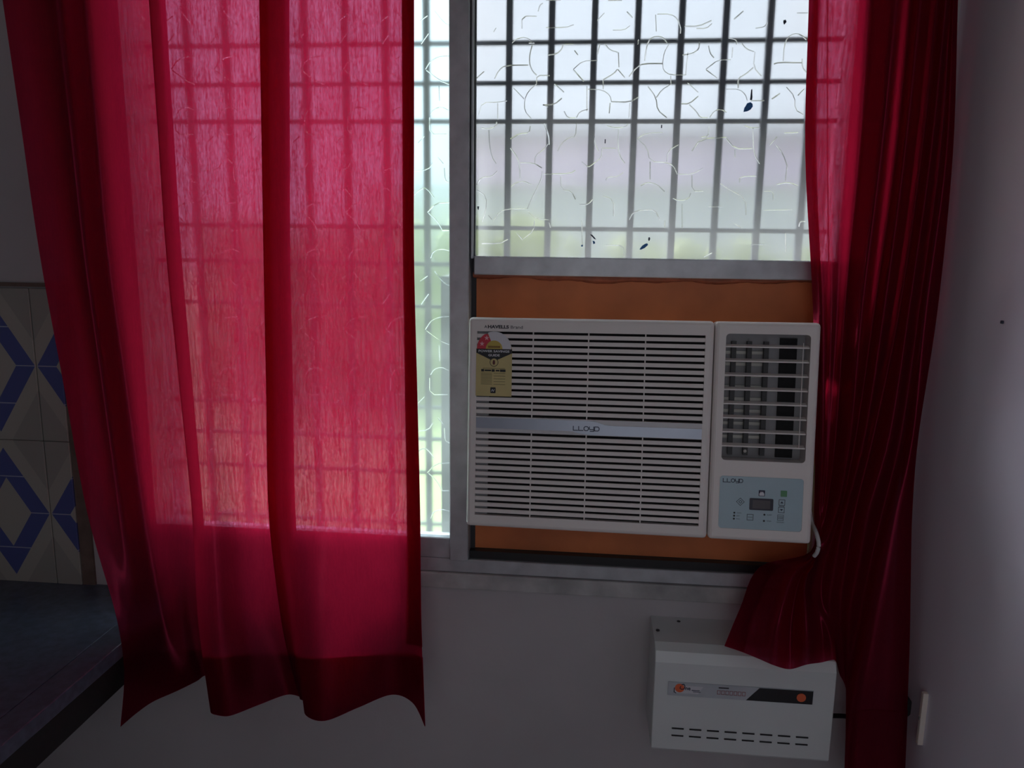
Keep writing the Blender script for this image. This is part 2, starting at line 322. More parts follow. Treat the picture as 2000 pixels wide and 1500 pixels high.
# ---------------------------------------------------------------- window: frame, sashes, glass
win = empty('window_1', (0, 0, 0)); tag(win, kind='structure')
boxes('outer_frame', [((WX0, -.004, .8855), (WX1, .075, .916)), ((WX0, -.004, 2.33), (WX1, .075, WZ1)), ((WX0, -.004, .916), (WX0+.03, .075, 2.33)), ((WX1-.03, -.004, .916), (WX1, .075, 2.33))], M_alu, win, .0015)
boxes('sash_stile', [((-.281, -.016, .9165), (-.2405, .03, 2.33))], M_alu, win, .002)
boxes('gasket', [((-.2402, -.004, 1.575), (-.2375, .02, 2.33)), ((-.2335, .004, 1.575), (-.2315, .02, 2.33))], M_gasket, win)
boxes('gasket', [((-.2403, .020, .934), (-.2300, .036, 1.5755))], M_gasket, win)
boxes('stile_lip', [((-.2374, -.008, 1.57), (-.2336, .02, 2.33))], M_alu, win)
boxes('bottom_rail', [((WX0+.03, -.004, .9165), (-.2815, .03, .964))], M_alu, win, .002)
boxes('middle_rail', [((-.2315, -.008, 1.5375), (WX1-.03, .022, 1.575))], M_alu, win, .002)
boxes('gap_shade', [((-.240, .004, .9165), (WX1-.03, .05, .934))], M_black, win)  # black strip stands in for the shaded gap below the board
def pane(name, x0, x1, z0, z1, y, m):
    return box(name, (x0, y, z0), (x1, y+.0006, z1), m, win)
pane('glass_pane', WX0+.03, -.262, .9645, 2.33, .012, M_gl2)
pane('glass_pane', -.2315, WX1-.03, 1.5755, 2.33, .012, M_gl)
pane('insect_screen', -.24, WX1-.03, 1.55, 2.33, .05, M_screen)
# raised pattern of the glass: arcs and short lines, one mesh per pane
# each line is a chain of points measured off the pane (px/2.44 from x=800, y=0), laid on the pane's plane
TR = """400,152 412,133|535,137 535,78 606,78|650,132 745,132 782,118|612,55 620,25 635,15|650,0 720,0|968,144 1022,144 1050,122|893,98 928,62|945,2 1012,2|1180,68 1245,68 1275,88 1292,130 1290,160|1172,70 1176,150|1310,126 1378,126 1438,98|1366,136 1415,136 1440,112|1545,92 1590,52|1648,135 1690,130 1705,108|1845,62 1897,62|
488,205 505,188 535,178 565,182 585,205|568,205 595,205|585,212 572,260 570,300 585,340 605,358|320,372 355,340|405,375 425,335 455,312 565,310|605,400 605,360 668,360|605,400 565,435 548,475 548,530 580,565|660,262 700,258 725,235 730,212|735,212 780,212|785,240 802,262|
780,330 825,290 895,288|780,332 830,388|905,212 895,258|930,210 955,240 992,250|1035,55 1062,85|995,250 998,320|990,330 975,350 922,380|992,330 1025,370|922,382 922,425|1090,188 1088,212|1120,290 1128,220 1145,185 1175,172 1210,180 1225,205|1045,365 1080,322 1112,303 1205,303|1205,300 1208,335 1240,357 1318,357|1205,300 1212,250 1235,212|1325,250 1315,355|1300,262 1345,258 1378,235 1380,200|1245,360 1245,400|1425,218 1432,255 1450,275|1520,180 1558,190 1558,212|1535,275 1540,225|1412,330 1470,285 1530,285|1412,332 1465,372|1580,205 1605,235 1640,247|1645,248 1638,320 1675,362|1638,322 1600,355 1565,372 1565,420|1780,290 1785,215 1800,180 1830,160 1865,165 1890,190|1735,305 1760,297 1868,299|1870,280 1870,320 1890,345|
690,400 735,440|845,410 845,530|850,425 920,428 955,455 962,485|962,485 1050,487 1090,462|955,490 950,540|1050,490 1046,560|1135,412 1175,465 1180,525 1225,560|1175,465 1200,430 1245,402|1325,395 1375,440|1295,495 1332,495 1375,458|1332,498 1365,530 1385,562 1420,562|1430,560 1450,530 1480,520 1510,535|1510,425 1570,425 1600,450 1608,480|1625,480 1690,480|1725,472 1765,445|1795,415 1835,460 1835,522 1875,545|1850,455 1880,425|
495,420 545,472|330,545 345,488 420,488 465,480|420,490 420,570|575,600 570,635 525,637 480,662|635,500 690,498 725,468|660,510 635,498|735,530 752,562 790,564|795,560 810,532 850,520|
345,610 375,615 410,605 415,580|378,620 380,690 390,745 412,780|305,707 372,707|480,705 515,750 525,800 525,850|525,775 595,778 630,800|640,590 662,640 665,690|660,685 640,712 598,742 596,778|705,720 725,680 760,655 790,652 795,590|885,650 880,680 900,720|915,705 985,708|915,708 915,750 870,785 850,798 820,770|940,600 985,612 1030,605 1040,590|995,615 992,690 1000,745 1025,778|1085,662 1125,635 1205,632|1085,662 1130,700 1145,770 1225,775 1258,790 1275,830|1145,770 1145,855|1225,770 1230,720 1280,690|1345,720 1385,662 1510,655|1508,660 1550,710 1632,708|1550,712 1550,750|1635,610 1637,700 1645,745 1668,780|1595,600 1630,612 1668,608|1715,692 1750,652|1785,635 1850,632|1745,690 1780,735 1798,790|1798,790 1790,860|1425,605 1425,650 1390,655|
320,880 340,845 390,842 418,815|345,1055 365,1000 365,935 320,905|485,890 510,868 550,865 580,880|400,1052 425,1012 460,996 555,995|392,1045 375,1025|640,830 765,828 790,812|720,840 722,905 772,912 790,950|632,815 630,850 590,930 560,995|565,1010 605,1042 662,1048|808,975 850,975 872,950|920,935 972,950 972,1030|935,860 940,845 990,842 1020,820|1045,1048 1065,1010 1110,1000 1170,1000 1190,1045|1100,885 1135,868 1180,880 1215,912|1280,830 1345,832 1400,800|1345,835 1345,912 1398,912|1255,945 1285,958 1330,948 1340,920|1298,970 1298,1085|1480,875 1525,905 1600,945 1602,1025|1425,985 1490,985|1572,870 1572,842 1650,840|1690,912 1732,912 1732,955|1690,1002 1820,1000|1750,880 1800,868 1850,885|1215,1050 1215,1085|
540,1140 590,1100 595,1050|345,1160 430,1160 468,1140|330,1230 345,1165|510,1110 540,1145|665,1060 672,1085|935,1168 1020,1168 1022,1220|820,1050 822,1170|1400,1225 1440,1205|1625,1165 1690,1165|1790,1110 1792,1200|1855,1080 1860,1055 1885,1055|1545,1065 1580,1085|
120,52 165,110 188,120|50,100 85,75|55,210 90,160|75,330 100,290 140,270 188,268|80,335 145,385 188,402|140,405 143,480|100,545 115,520 150,508 185,525|95,560 95,640 180,640|40,680 70,650|25,815 90,808 110,775|165,800 168,860 190,870|20,930 60,895 85,900 115,940|85,1012 125,968 190,965|90,1015 130,1050 155,1095|155,1098 188,1098|100,1230 110,1200 150,1185 188,1195|160,780 135,750"""
def glass_relief(lines, inside, y):
    bm = bmesh.new(); R_ = random.Random(3)
    for L in lines:
        P0 = [at(800+a/2.439, b/2.439, y) for a, b in L]
        if len(P0) > 2:                                 # soften the corners
            Q = [P0[0]]
            for a, b in zip(P0, P0[1:]): Q += [a.lerp(b, .25), a.lerp(b, .75)]
            P0 = Q + [P0[-1]]
        wd = R_.uniform(.0016, .0026)
        for a, b in zip(P0, P0[1:]):
            if not (inside(a) and inside(b)): continue
            d = Vector((b.x-a.x, b.z-a.z)); l = d.length
            if l < 1e-5: continue
            d /= l; n = Vector((-d.y, d.x))*wd/2
            v = [bm.verts.new(p) for p in ((a.x+n.x, y, a.z+n.y), (b.x+n.x, y, b.z+n.y), (b.x, y-.0009, b.z), (a.x, y-.0009, a.z), (b.x-n.x, y, b.z-n.y), (a.x-n.x, y, a.z-n.y))]
            bm.faces.new((v[0], v[1], v[2], v[3])); bm.faces.new((v[3], v[2], v[4], v[5])); bm.faces.new((v[0], v[5], v[4], v[1]))
    o = link('glass_relief', fin(bm, 'glass_relief'), M_ridge, win); o['kind'] = 'stuff'; return o
LN = [[tuple(float(c) for c in p.split(',')) for p in l.split()] for l in TR.replace('\n', '').split('|') if l.strip()]
glass_relief([l for l in LN if l[0][0] > 260], lambda p: -.230 < p.x < WX1-.032 and p.z > 1.577, .0115)
lo = [l for l in LN if l[0][0] <= 260]                  # the pattern repeats down and across the left pane
rep = []
for dx in (0, -205, -410, -615, -820, -1025, -1230, -1435, -1640):
    for dy in (0, 1240):
        rep += [[(a+dx+(20 if dx else 0), b+dy) for a, b in l] for l in lo]
glass_relief(rep, lambda p: WX0+.032 < p.x < -.284 and .966 < p.z < 2.32, .0115)
# blue paint daubs and specks stuck on the right pane
def smear(px, py, pts, m, name):
    c = at(px, py, .0112)
    o = prism(name, [(a*.001, b*.001) for a, b in pts], -.0005, 0, m, win); o.location = c; return o
smear(1467, 190, [(-1,14),(1,15),(2.5,0),(2,-5),(-2,-5),(-1.5,0)], M_dark, 'paint_drip')
smear(1462, 208, [(-3,6),(3,8),(7,5),(8,0),(4,-6),(-2,-9),(-9,-10),(-8,-3),(-5,2)], M_paint, 'paint_smear')
smear(1268, 468, [(-2,4),(1,5),(2,1),(0,-3),(-2,-1)], M_dark, 'paint_smear')
smear(1258, 480, [(6,5),(8,2),(2,-4),(-6,-8),(-9,-7),(-4,0),(2,4)], M_paint, 'paint_smear')
smear(1157, 463, [(-5,5),(-1,5),(4,0),(8,-5),(4,-4),(-1,1)], M_dark, 'paint_smear')
smear(1160, 473, [(-3,3),(1,2),(3,-2),(-1,-4)], M_paint, 'paint_smear')
smear(1137, 480, [(-2,1.5),(2,2),(1,-2),(-2,-1.5)], M_paint, 'paint_smear')
smear(1532, 43, [(-2,3),(2,4),(4,0),(0,-5),(-2,-1)], M_dark, 'dirt_speck')
smear(1292, 247, [(-1,3),(1,3),(1,-3),(-1,-3)], M_dark, 'dirt_speck')
smear(1182, 276, [(-1,4),(1,4),(1,-4),(-1,-4)], M_dark, 'dirt_speck')
smear(934, 406, [(-2,3),(2,3),(1,-4),(-1,-3)], M_dark, 'dirt_speck')

# ---------------------------------------------------------------- iron grille outside the glass
gr = empty('window_grille', (-.2, .13, .9)); tag(gr, 'dark iron security grille of crossed bars outside the patterned window glass', 'grille')
def rel(o, p): o.location = Vector(o.location) - Vector(p)
GP = (-.2, .13, .9)
bm = bmesh.new(); bm_box(bm, (-.0068, -.006, 0), (.0068, .006, 1.455)); vb = fin(bm, 'bar')
bm = bmesh.new(); bm_box(bm, (-.0068, -.006, .66), (.0068, .006, 1.455)); vb2 = fin(bm, 'bar')          # cut short above the air conditioner
for k in range(-8, 8):
    x = -.178 + .0888*k
    if WX0 < x < WX1:
        o = link('bar', vb if x < -.32 else vb2, M_iron, gr); o.location = (x-GP[0], 0, .895-GP[2])
bm = bmesh.new(); bm_box(bm, (WX0+.002, -.003, -.004), (WX1-.002, .003, .0052)); hb = fin(bm, 'cross_bar')
bm = bmesh.new(); bm_box(bm, (WX0+.002, -.003, -.004), (-.32, .003, .004)); hb2 = fin(bm, 'cross_bar')
for z in (2.245, 2.163, 2.018, 1.937, 1.859, 1.634, 1.553, 1.458, 1.223, 1.148, 1.067, .94):
    o = link('cross_bar', hb if z > 1.55 else hb2, M_iron, gr); o.location = (-GP[0], .009, z-GP[2])

# ---------------------------------------------------------------- brown board around the air conditioner
bd = empty('infill_board', (.12, .03, .935)); tag(bd, 'orange-brown painted board closing the window around the air conditioner', 'board')
BP = Vector((.12, .03, .935))
def shift(o, p=BP):
    o.location = Vector(o.location) - p; return o
HX0, HX1, HZ0, HZ1 = -.205, .405, 1.055, 1.430
shift(boxes('panel', [((-.2385, .022, HZ1), (WX1-.031, .034, 1.537)), ((-.2385, .022, .935), (WX1-.031, .034, HZ0)), ((-.2385, .022, HZ0), (HX0, .034, HZ1)), ((HX1, .022, HZ0), (WX1-.031, .034, HZ1))], M_ply, bd))
shift(box('side_board', (-.312, .056, .935), (-.295, .20, 1.530), M_edgewood, bd))
shift(box('side_board', (-.294, .060, .935), (-.242, .075, 1.530), M_edgewood, bd))
bm = bmesh.new(); N = 90; prev = None                   # uneven sealant bead along the top edge
for i in range(N+1):
    x = -.236 + i*(WX1-.032+.236)/N; hgt = .005 + .0025*math.sin(i*.31+1)*math.sin(i*.13) + random.uniform(-.0006, .0006) + .003*math.exp(-((i-38)/14)**2)
    ring = [bm.verts.new((x, .0219, 1.536+.001)), bm.verts.new((x, .0125, 1.5405 if i % 7 else 1.542)), bm.verts.new((x, .0105, 1.536-hgt*.4)), bm.verts.new((x, .0219, 1.536-hgt*1.5))]
    if prev:
        for q in range(4): bm.faces.new((prev[q], prev[(q+1)%4], ring[(q+1)%4], ring[q]))
    prev = ring
shift(link('sealant_bead', fin(bm, 'sealant_bead', True), M_seal, bd))

# ---------------------------------------------------------------- air conditioner
ACP = Vector((.1024, -.1312, 1.2553))
ac = empty('air_conditioner', ACP, (-.10154, -.00981, -.04353))
tag(ac, 'ivory window air conditioner with slatted grille set in the brown board', 'air conditioner')
W2, H2 = .33, .2076
g = box('front_grille', (-W2, 0, -H2), (.1390, .055, H2), M_ac, None, .0075, 3)
cu = [box('c', (-.3125, -.01, .0138), (.1230, .016, .1806), None), box('c', (-.3125, -.01, -.1838), (.1230, .016, -.0168), None)]
cut(g, cu); g.parent = ac
hs = box('control_housing', (.1406, 0, -H2), (W2, .055, H2), M_ac, None, .0075, 3)
cv = prism('c', rrect(.1605, -.0537, .3125, .1850, .007), -.01, .045, None)
cp = prism('c', rrect(.1592, -.1845, .3120, -.0835, .006), -.01, .0012, None)
cut(hs, [cv, cp]); hs.parent = ac
for o in (g, hs):
    for p in o.data.polygons: p.use_smooth = False
box('casing', (-.290, .0555, -.180), (.285, .48, .168), M_case, ac, .004)
box('filter', (-.3122, .0130, .0141), (.1227, .0158, .1803), M_filter, ac)
box('filter', (-.3122, .0130, -.1835), (.1227, .0158, -.0171), M_filter, ac)
bm = bmesh.new(); bm_box(bm, (-.3124, .0008, -.00385), (.1229, .0065, .00385)); bmesh.ops.bevel(bm, geom=[e_ for e_ in bm.edges if abs(e_.verts[0].co.x-e_.verts[1].co.x) > .1], offset=.0012, segments=2, affect='EDGES')
sl = fin(bm, 'slat')
for top in (.1781, -.0200):
    for k in range(14):
        if k < 13:
            o = link('slat', sl, M_ac, ac); o.location = (0, 0, top-.0124*(k+.5))
for z0, z1 in ((.0138, .1806), (-.1838, -.0168)):
    for x in (-.2025, -.0955, .0125):
        box('rib', (x-.0011, .0030, z0), (x+.0011, .0110, z1), M_ac, ac)
    box('backing_rib', (-.3120, .0095, z0), (-.2890, .0125, z1), M_acd, ac)
# silver strip with its swept step, and the maker's word
prism('name_strip', [(-.3120, .0112), (-.105, .0115), (-.078, .0106), (-.060, .0045), (-.045, .0035), (.1222, .0035), (.1222, -.0155), (-.085, -.0155), (-.108, -.0135), (-.124, -.0095), (-.3120, -.0095)], -.0012, 0, M_strip, ac)
boxes('strip_recess', [((-.3122, -.0004, -.0166), (.1226, 0, .0136))], mat('pale_strip', (.62, .62, .64), .4, noise=.03), ac)
def lloyd(x, z, w, h):
    u = w/5.0; a = u*.82; r = h*.28
    L1 = [(x, z+h), (x, z), (x+a, z)]
    L2 = [(x+u, z+h), (x+u, z), (x+u+a, z)]
    def rr(x0, x1, z0, z1, q): return [(x0+q, z0), (x1-q, z0), (x1, z0+q), (x1, z1-q), (x1-q, z1), (x0+q, z1), (x0, z1-q), (x0, z0+q), (x0+q, z0)]
    O = rr(x+2*u, x+2*u+a, z, z+h, r)
    Y1 = [(x+3*u, z+h), (x+3*u, z+h*.45), (x+3*u+r*.5, z+h*.3), (x+3*u+a, z+h*.3)]; Y2 = [(x+3*u+a, z+h), (x+3*u+a, z-h*.12), (x+3*u+a*.2, z-h*.12)]
    D = [(x+4*u, z), (x+4*u, z+h), (x+4*u+a-r, z+h), (x+4*u+a, z+h-r), (x+4*u+a, z+r), (x+4*u+a-r, z), (x+4*u, z)]
    return [L1, L2, O, Y1, Y2, D]
strokes('logo_lettering', lloyd(-.1205, -.0072, .0515, .0078), .0015, -.0013, M_ink, ac)
text('brand_lettering', 'A', .0082, M_inkg, ac, (-.2985, -.0003, .1868), bold=.0001)
text('brand_lettering', 'HAVELLS', .0085, M_inkg, ac, (-.2915, -.0003, .1868), width=.0415, bold=.0004)
text('brand_lettering', 'Brand', .0088, M_inkg, ac, (-.2465, -.0003, .1866), width=.0235)
# energy label
lb = prism('energy_label', [(-.3138, .0540), (-.2427, .0540), (-.2429, .1462), (-.2468, .1600), (-.2560, .1705), (-.2680, .1755), (-.2880, .1755), (-.3000, .1705), (-.3090, .1600), (-.3134, .1462)], -.0012, -.0006, M_lbl, ac)
cxl, czl = -.2783, .1465
def fan(r0, r1, a0, a1, n=12):
    return disc(cxl, czl, r1, n, a0, a1) + disc(cxl, czl, r0, n, a0, a1)[::-1]
prism('arch', fan(.0165, .0340, 0, 112), -.0014, -.0012, M_lw, lb)
prism('arch', [(x, min(z, .1755)) for x, z in fan(.0165, .0340, 112, 180)], -.0014, -.0012, M_red, lb)
prism('arch', disc(cxl, czl, .0165, 16, 0, 180), -.0014, -.0012, M_gold, lb)
prism('arch_text', [(cxl-.012, .1485), (cxl+.012, .1485), (cxl+.012, .1525), (cxl-.012, .1525)], -.0016, -.0014, mat('brown_ink', (.25, .14, .02), .5, noise=.1), lb)
for a in (125, 158):
    sx_, sz_ = cxl+.0258*math.cos(math.radians(a)), czl+.0258*math.sin(math.radians(a))
    prism('star', [(sx_+(.0052 if i % 2 == 0 else .0021)*math.sin(i*math.pi/5), sz_+(.0052 if i % 2 == 0 else .0021)*math.cos(i*math.pi/5)) for i in range(10)], -.0017, -.0014, M_star, lb)
prism('banner', [(-.3134, .1465), (-.2429, .1465), (-.2429, .1385), (-.2745, .1240), (-.2820, .1240), (-.3134, .1385)], -.0015, -.0012, M_black, lb)
text('banner_lettering', 'POWER SAVINGS', .0060, M_lw, lb, (-.3090, -.0017, .1400), width=.0610, bold=.00015)
text('banner_lettering', 'GUIDE', .0060, M_lw, lb, (-.2895, -.0017, .1322), width=.0225, bold=.00015)
prism('badge', disc(-.2780, .1205, .0085), -.0018, -.0015, M_black, lb)
prism('badge', disc(-.2780, .1205, .0074), -.0020, -.0018, M_lbl, lb)
prism('badge', [(-.2800, .1160), (-.2765, .1160), (-.2757, .1200), (-.2765, .1245), (-.2795, .1250), (-.2808, .1200)], -.0022, -.0020, mat('maroon_ink', (.12, .02, .02), .5, noise=.05), lb)
bm = bmesh.new()                                        # illegible small print, line by line
bm_box(bm, (-.300, -.0014, .1078), (-.256, -.0012, .1092))
for i in range(9):
    z = .0985-.0027*i
    bm_box(bm, (-.3035, -.0014, z), (-.2815, -.0012, z+.0011)); 
    if i % 2 == 0: bm_box(bm, (-.2785, -.0014, z), (-.2555, -.0012, z+.0011))
link('small_print', fin(bm, 'small_print'), mat('olive_ink', (.26, .22, .10), .6, noise=.2), lb)
boxes('print_bar', [((-.3032, -.0014, .1020), (-.2975, -.0012, .1068)), ((-.2965, -.0014, .1028), (-.2835, -.0012, .1060)), ((-.2825, -.0014, .1020), (-.2765, -.0012, .1068)), ((-.2745, -.0014, .1028), (-.2670, -.0012, .1060)), ((-.2660, -.0014, .1020), (-.2550, -.0012, .1068))], M_black, lb)
prism('stamp', rrect(-.2845, .0600, -.2740, .0715, .0015), -.0015, -.0012, M_black, lb)
strokes('stamp_mark', [[(-.2825, .0635), (-.2805, .0675), (-.2785, .0635), (-.2765, .0675)]], .0009, -.0016, M_lw, lb)
# air outlet: duct, vertical vanes behind, horizontal louvres in front
box('duct', (.1600, .0400, -.0535), (.3120, .0445, .1848), M_acd, ac)
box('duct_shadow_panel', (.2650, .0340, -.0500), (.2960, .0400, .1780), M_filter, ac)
for z in (.150, .128, .106, .084, .061, .038, .014, -.012):
    box('rear_fin', (.1612, .0360, z-.004), (.2440, .0385, z+.002), M_case, ac)
for x, y in ((.1785, 0), (.2070, 0), (.2380, 0)):
    box('vane', (x-.0043, .020, -.046), (x+.0043, .033, .171), M_black, ac)
for k in range(8):
    z = .1605-.0268*k
    bm = bmesh.new(); bm_box(bm, (-.0755, -.0008, -.0013), (.0755, .0008, .0013))
    for v in bm.verts:
        if v.co.y > 0: v.co.y = .0130; v.co.z += .0035
    bmesh.ops.bevel(bm, geom=bm.edges[:], offset=.0004, segments=1, affect='EDGES')
    o = link('louvre', fin(bm, 'louvre'), M_ac, ac); o.location = (.2365, .004, z)
box('louvre_link', (.3003, .0042, -.028), (.3013, .0062, .170), M_ac, ac)
prism('spring_pin', disc(.2060, -.0380, .0030), .018, .034, M_case, ac)
# control panel
pn = prism('control_panel', rrect(.1596, -.1841, .3116, -.0839, .0055), .0002, .0011, M_panel, ac)
strokes('logo_lettering', lloyd(.1652, -.0955, .0375, .0066), .0012, .0002, M_ink, pn)
def sq(cx, cz, s, r=.0008): return rrect(cx-s/2, cz-s/2, cx+s/2, cz+s/2, r, 2)
def ring(cx, cz, s): h = s/2; return [[(cx-h, cz-h), (cx+h, cz-h), (cx+h, cz+h), (cx-h, cz+h), (cx-h, cz-h)]]
dm = .0072
strokes('key_print', [[(.1985-dm, -.1322), (.1985, -.1322+dm), (.1985+dm, -.1322), (.1985, -.1322-dm), (.1985-dm, -.1322)], [(.1985-.003, -.1322), (.1985, -.1292), (.1985+.003, -.1322), (.1985, -.1352), (.1985-.003, -.1322)]], .0009, .0002, M_inkg, pn)
prism('display', rrect(.2152, -.1466, .2586, -.1240, .002), -.0006, .0002, M_disp, pn)
prism('display_window', rrect(.2210, -.1435, .2530, -.1275, .001), -.0008, -.0006, mat('display_dim', (.075, .065, .07), .2, noise=.05), pn)
prism('key', sq(.2370, -.1140, .0115), -.0001, .0002, M_ink, pn)
prism('key_symbol', [(.2325, -.1187), (.2415, -.1187), (.2415, -.1150), (.2385, -.1105), (.2370, -.1130), (.2355, -.1105), (.2325, -.1150)], -.0003, -.0001, M_lw, pn)
prism('key', sq(.2769, -.1130, .0115), -.0004, .0002, M_green, pn)
strokes('key_print', ring(.2742, -.1300, .0105) + ring(.2738, -.1440, .0105), .0009, .0002, M_inkg, pn)
prism('arrow', [(.2712, -.1315), (.2770, -.1315), (.2741, -.1278)], -.0001, .0002, M_ink, pn)
prism('arrow', [(.2710, -.1425), (.2768, -.1425), (.2739, -.1462)], -.0001, .0002, M_ink, pn)
text('key_lettering', 'TEMP', .0034, M_inkg, pn, (.2690, .0001, .0-.1384), width=.0100)
strokes('key_print', ring(.2175, -.1610, .0110), .0009, .0002, M_inkg, pn)
text('key_lettering', 'MODE', .0030, M_inkg, pn, (.2135, .0001, -.1620), width=.0080)
strokes('key_print', ring(.2728, -.1590, .0105) + [[(.2685, -.1610), (.2770, -.1610)], [(.2685, -.1590), (.2770, -.1590)], [(.2685, -.1570), (.2770, -.1570)]], .0007, .0002, M_inkg, pn)
text('key_lettering', 'SWING', .0030, M_inkg, pn, (.2665, .0001, -.1690), width=.0130)
for x, z, s, wd in ((.1882, -.1538, 'COOL', .0088), (.1880, -.1596, 'DRY', .006), (.1878, -.1654, 'FAN', .006), (.2434, -.1548, 'SLEEP', .0090), (.2430, -.1668, 'TIMER', .0090)):
    prism('indicator', disc(x, z, .0019, 12), -.0001, .0002, M_black, pn)
    text('indicator_lettering', s, .0030, M_inkg, pn, (x+.0045, .0001, z-.001), width=wd)
# mains cable leaving the lower right corner
cb = tube('air_conditioner_cable', [at(1582, 1000, -.05), at(1586, 1022, -.075), at(1594, 1040, -.110), at(1599, 1062, -.125), at(1596, 1078, -.125), at(1590, 1086, -.120)], .0042, M_cable)
tag(cb, 'short pale grey cable looping down from the air conditioner\'s lower right corner', 'cable')

# ---------------------------------------------------------------- voltage stabiliser on the wall
sb = empty('voltage_stabiliser', (.338, 0, .578)); tag(sb, 'pale grey metal voltage stabiliser box on the wall below the air conditioner', 'stabiliser')
bm = bmesh.new(); X0, X1 = -.178, .177; prof = [(0, .229), (-.105, .2265), (-.124, .216), (-.133, .196), (-.135, .006), (-.130, 0), (0, 0)]
A = [bm.verts.new((X0, y, z)) for y, z in prof]; B = [bm.verts.new((X1, y, z)) for y, z in prof]
bm.faces.new(A); bm.faces.new(B[::-1])
for i in range(len(prof)): bm.faces.new((A[i], B[i], B[(i+1)%len(prof)], A[(i+1)%len(prof)]))
bmesh.ops.bevel(bm, geom=[e_ for e_ in bm.edges if abs(e_.verts[0].co.x-e_.verts[1].co.x) < .001 and e_.verts[0].co.y < -.01], offset=.0015, segments=1, affect='EDGES')
link('cover', fin(bm, 'cover'), M_stab, sb)
for k in range(8):
    for z in (.053, .037):
        box('vent_slot', (-.138+.0352*k, -.1363, z-.0013), (-.114+.0352*k, -.1335, z+.0013), M_black, sb)
for x, y in ((-.168, -.062), (-.120, -.018)):
    o = prism('screw', disc(0, 0, .004), -.0015, .0015, M_black, sb); o.rotation_euler = (math.radians(90), 0, 0); o.location = (x, y, .2275)
st = box('nameplate', (-.150, -.1358, .1265), (.135, -.1336, .1560), M_stk, sb)
SY = -.1360
prism('dark_band', [(.005, .1270), (.134, .1270), (.134, .1555), (.030, .1555)], SY-.0003, SY, M_black, st)
prism('indicator_lamp', disc(.1115, .1410, .0090, 20), SY-.0016, SY-.0003, M_or, st)
prism('emblem', disc(-.1270, .1440, .0095, 18), SY-.0003, SY, M_or, st)
prism('emblem_base', [(-.1380, .1330), (-.0900, .1330), (-.0800, .1500), (-.1220, .1500), (-.1380, .1420)], SY-.0001, SY, mat('badge_pale', (.62, .62, .66), .4, noise=.04), st)
strokes('emblem_swirl', [[(-.1230, .1520), (-.1190, .1530), (-.1165, .1490), (-.1180, .1430), (-.1230, .1415), (-.1265, .1440), (-.1250, .1480)], [(-.1375, .1440), (-.1375, .1350), (-.1340, .1330)]], .0016, SY-.0004, M_ink, st)
text('lettering', 'ne', .0115, M_ink, st, (-.1160, SY-.0005, .1410), bold=.0002)
boxes('small_print', [((-.1030, SY-.0004, .1400), (-.0870, SY-.0001, .1414)), ((-.1000, SY-.0004, .1370), (-.0850, SY-.0001, .1380))], M_ink, st)
boxes('small_print', [((-.0500, SY-.0004, .1490), (-.0300, SY, .1515))], M_inkg, st)
M_rp = mat('red_print', (.45, .22, .24), .5, noise=.2)
strokes('red_lettering', [[(-.052+.0082*i, .1360), (-.052+.0082*i, .1440), (-.0465+.0082*i, .1440), (-.0465+.0082*i, .1360), (-.052+.0082*i, .1360)] for i in range(7)], .0013, SY, M_rp, st)
tag(tube('stabiliser_cable', [(.505, -.05, .632), (.530, -.055, .632), (.570, -.05, .630), (.60, -.06, .63), (.625, -.09, .65), (.642, -.125, .70)], .005, M_black), 'black cable running right from the stabiliser box behind the curtain', 'cable')

# ---------------------------------------------------------------- switch plate and plug on the right wall
sp = empty('switch_plate', (RX, -.185, .722)); tag(sp, 'slim cream switch plate seen edge-on low on the right wall', 'switch plate')
box('plate', (-.0100, -.005, -.054), (0, .005, .054), M_plate, sp, .0015)
box('screw_cap', (-.0112, -.003, -.003), (-.0098, .003, .003), M_acd, sp, .0005)
pg = empty('power_plug', (RX-.020, -.140, .722)); tag(pg, 'small black plug beside the right curtain\'s hem', 'plug')
prism('plug_body', rrect(-.0120, -.018, .0070, .018, .005), -.014, .012, M_black, pg, .001)
tag(box('wall_nail', (RX-.004, -.2845, 1.485), (RX, -.2795, 1.490), M_dark, bevel=.001), 'tiny dark nail head in the bright right wall', 'nail')

# ---------------------------------------------------------------- kitchen counter on the left
ct = empty('kitchen_counter', (-1.7, -.7, .716)); tag(ct, 'dark granite kitchen counter below the zigzag tiles at the left', 'counter')
CP = Vector((-1.7, -.7, .716))
shift(box('countertop', (LX, -1.5, .7765), (-.9585, -.0005, .806), M_granite, ct, .001), CP)
shift(box('edge_strip', (-.9565, -1.5, .7765), (-.902, -.0005, .8065), M_granite, ct, .002), CP)
shift(box('joint_filler', (-.9586, -.262, .7770), (-.9564, -.0005, .8058), M_granite, ct), CP)
shift(box('apron', (-.945, -1.5, .716), (-.9035, -.0005, .7763), M_apron, ct, .001), CP)
shift(box('under_slab', (LX, -1.5, .716), (-.9455, -.0005, .7763), M_apron, ct), CP)
tag(box('wall_counter_support', (LX+.001, -1.48, 0), (LX+.12, -.001, .7155), M_wall), kind='structure')

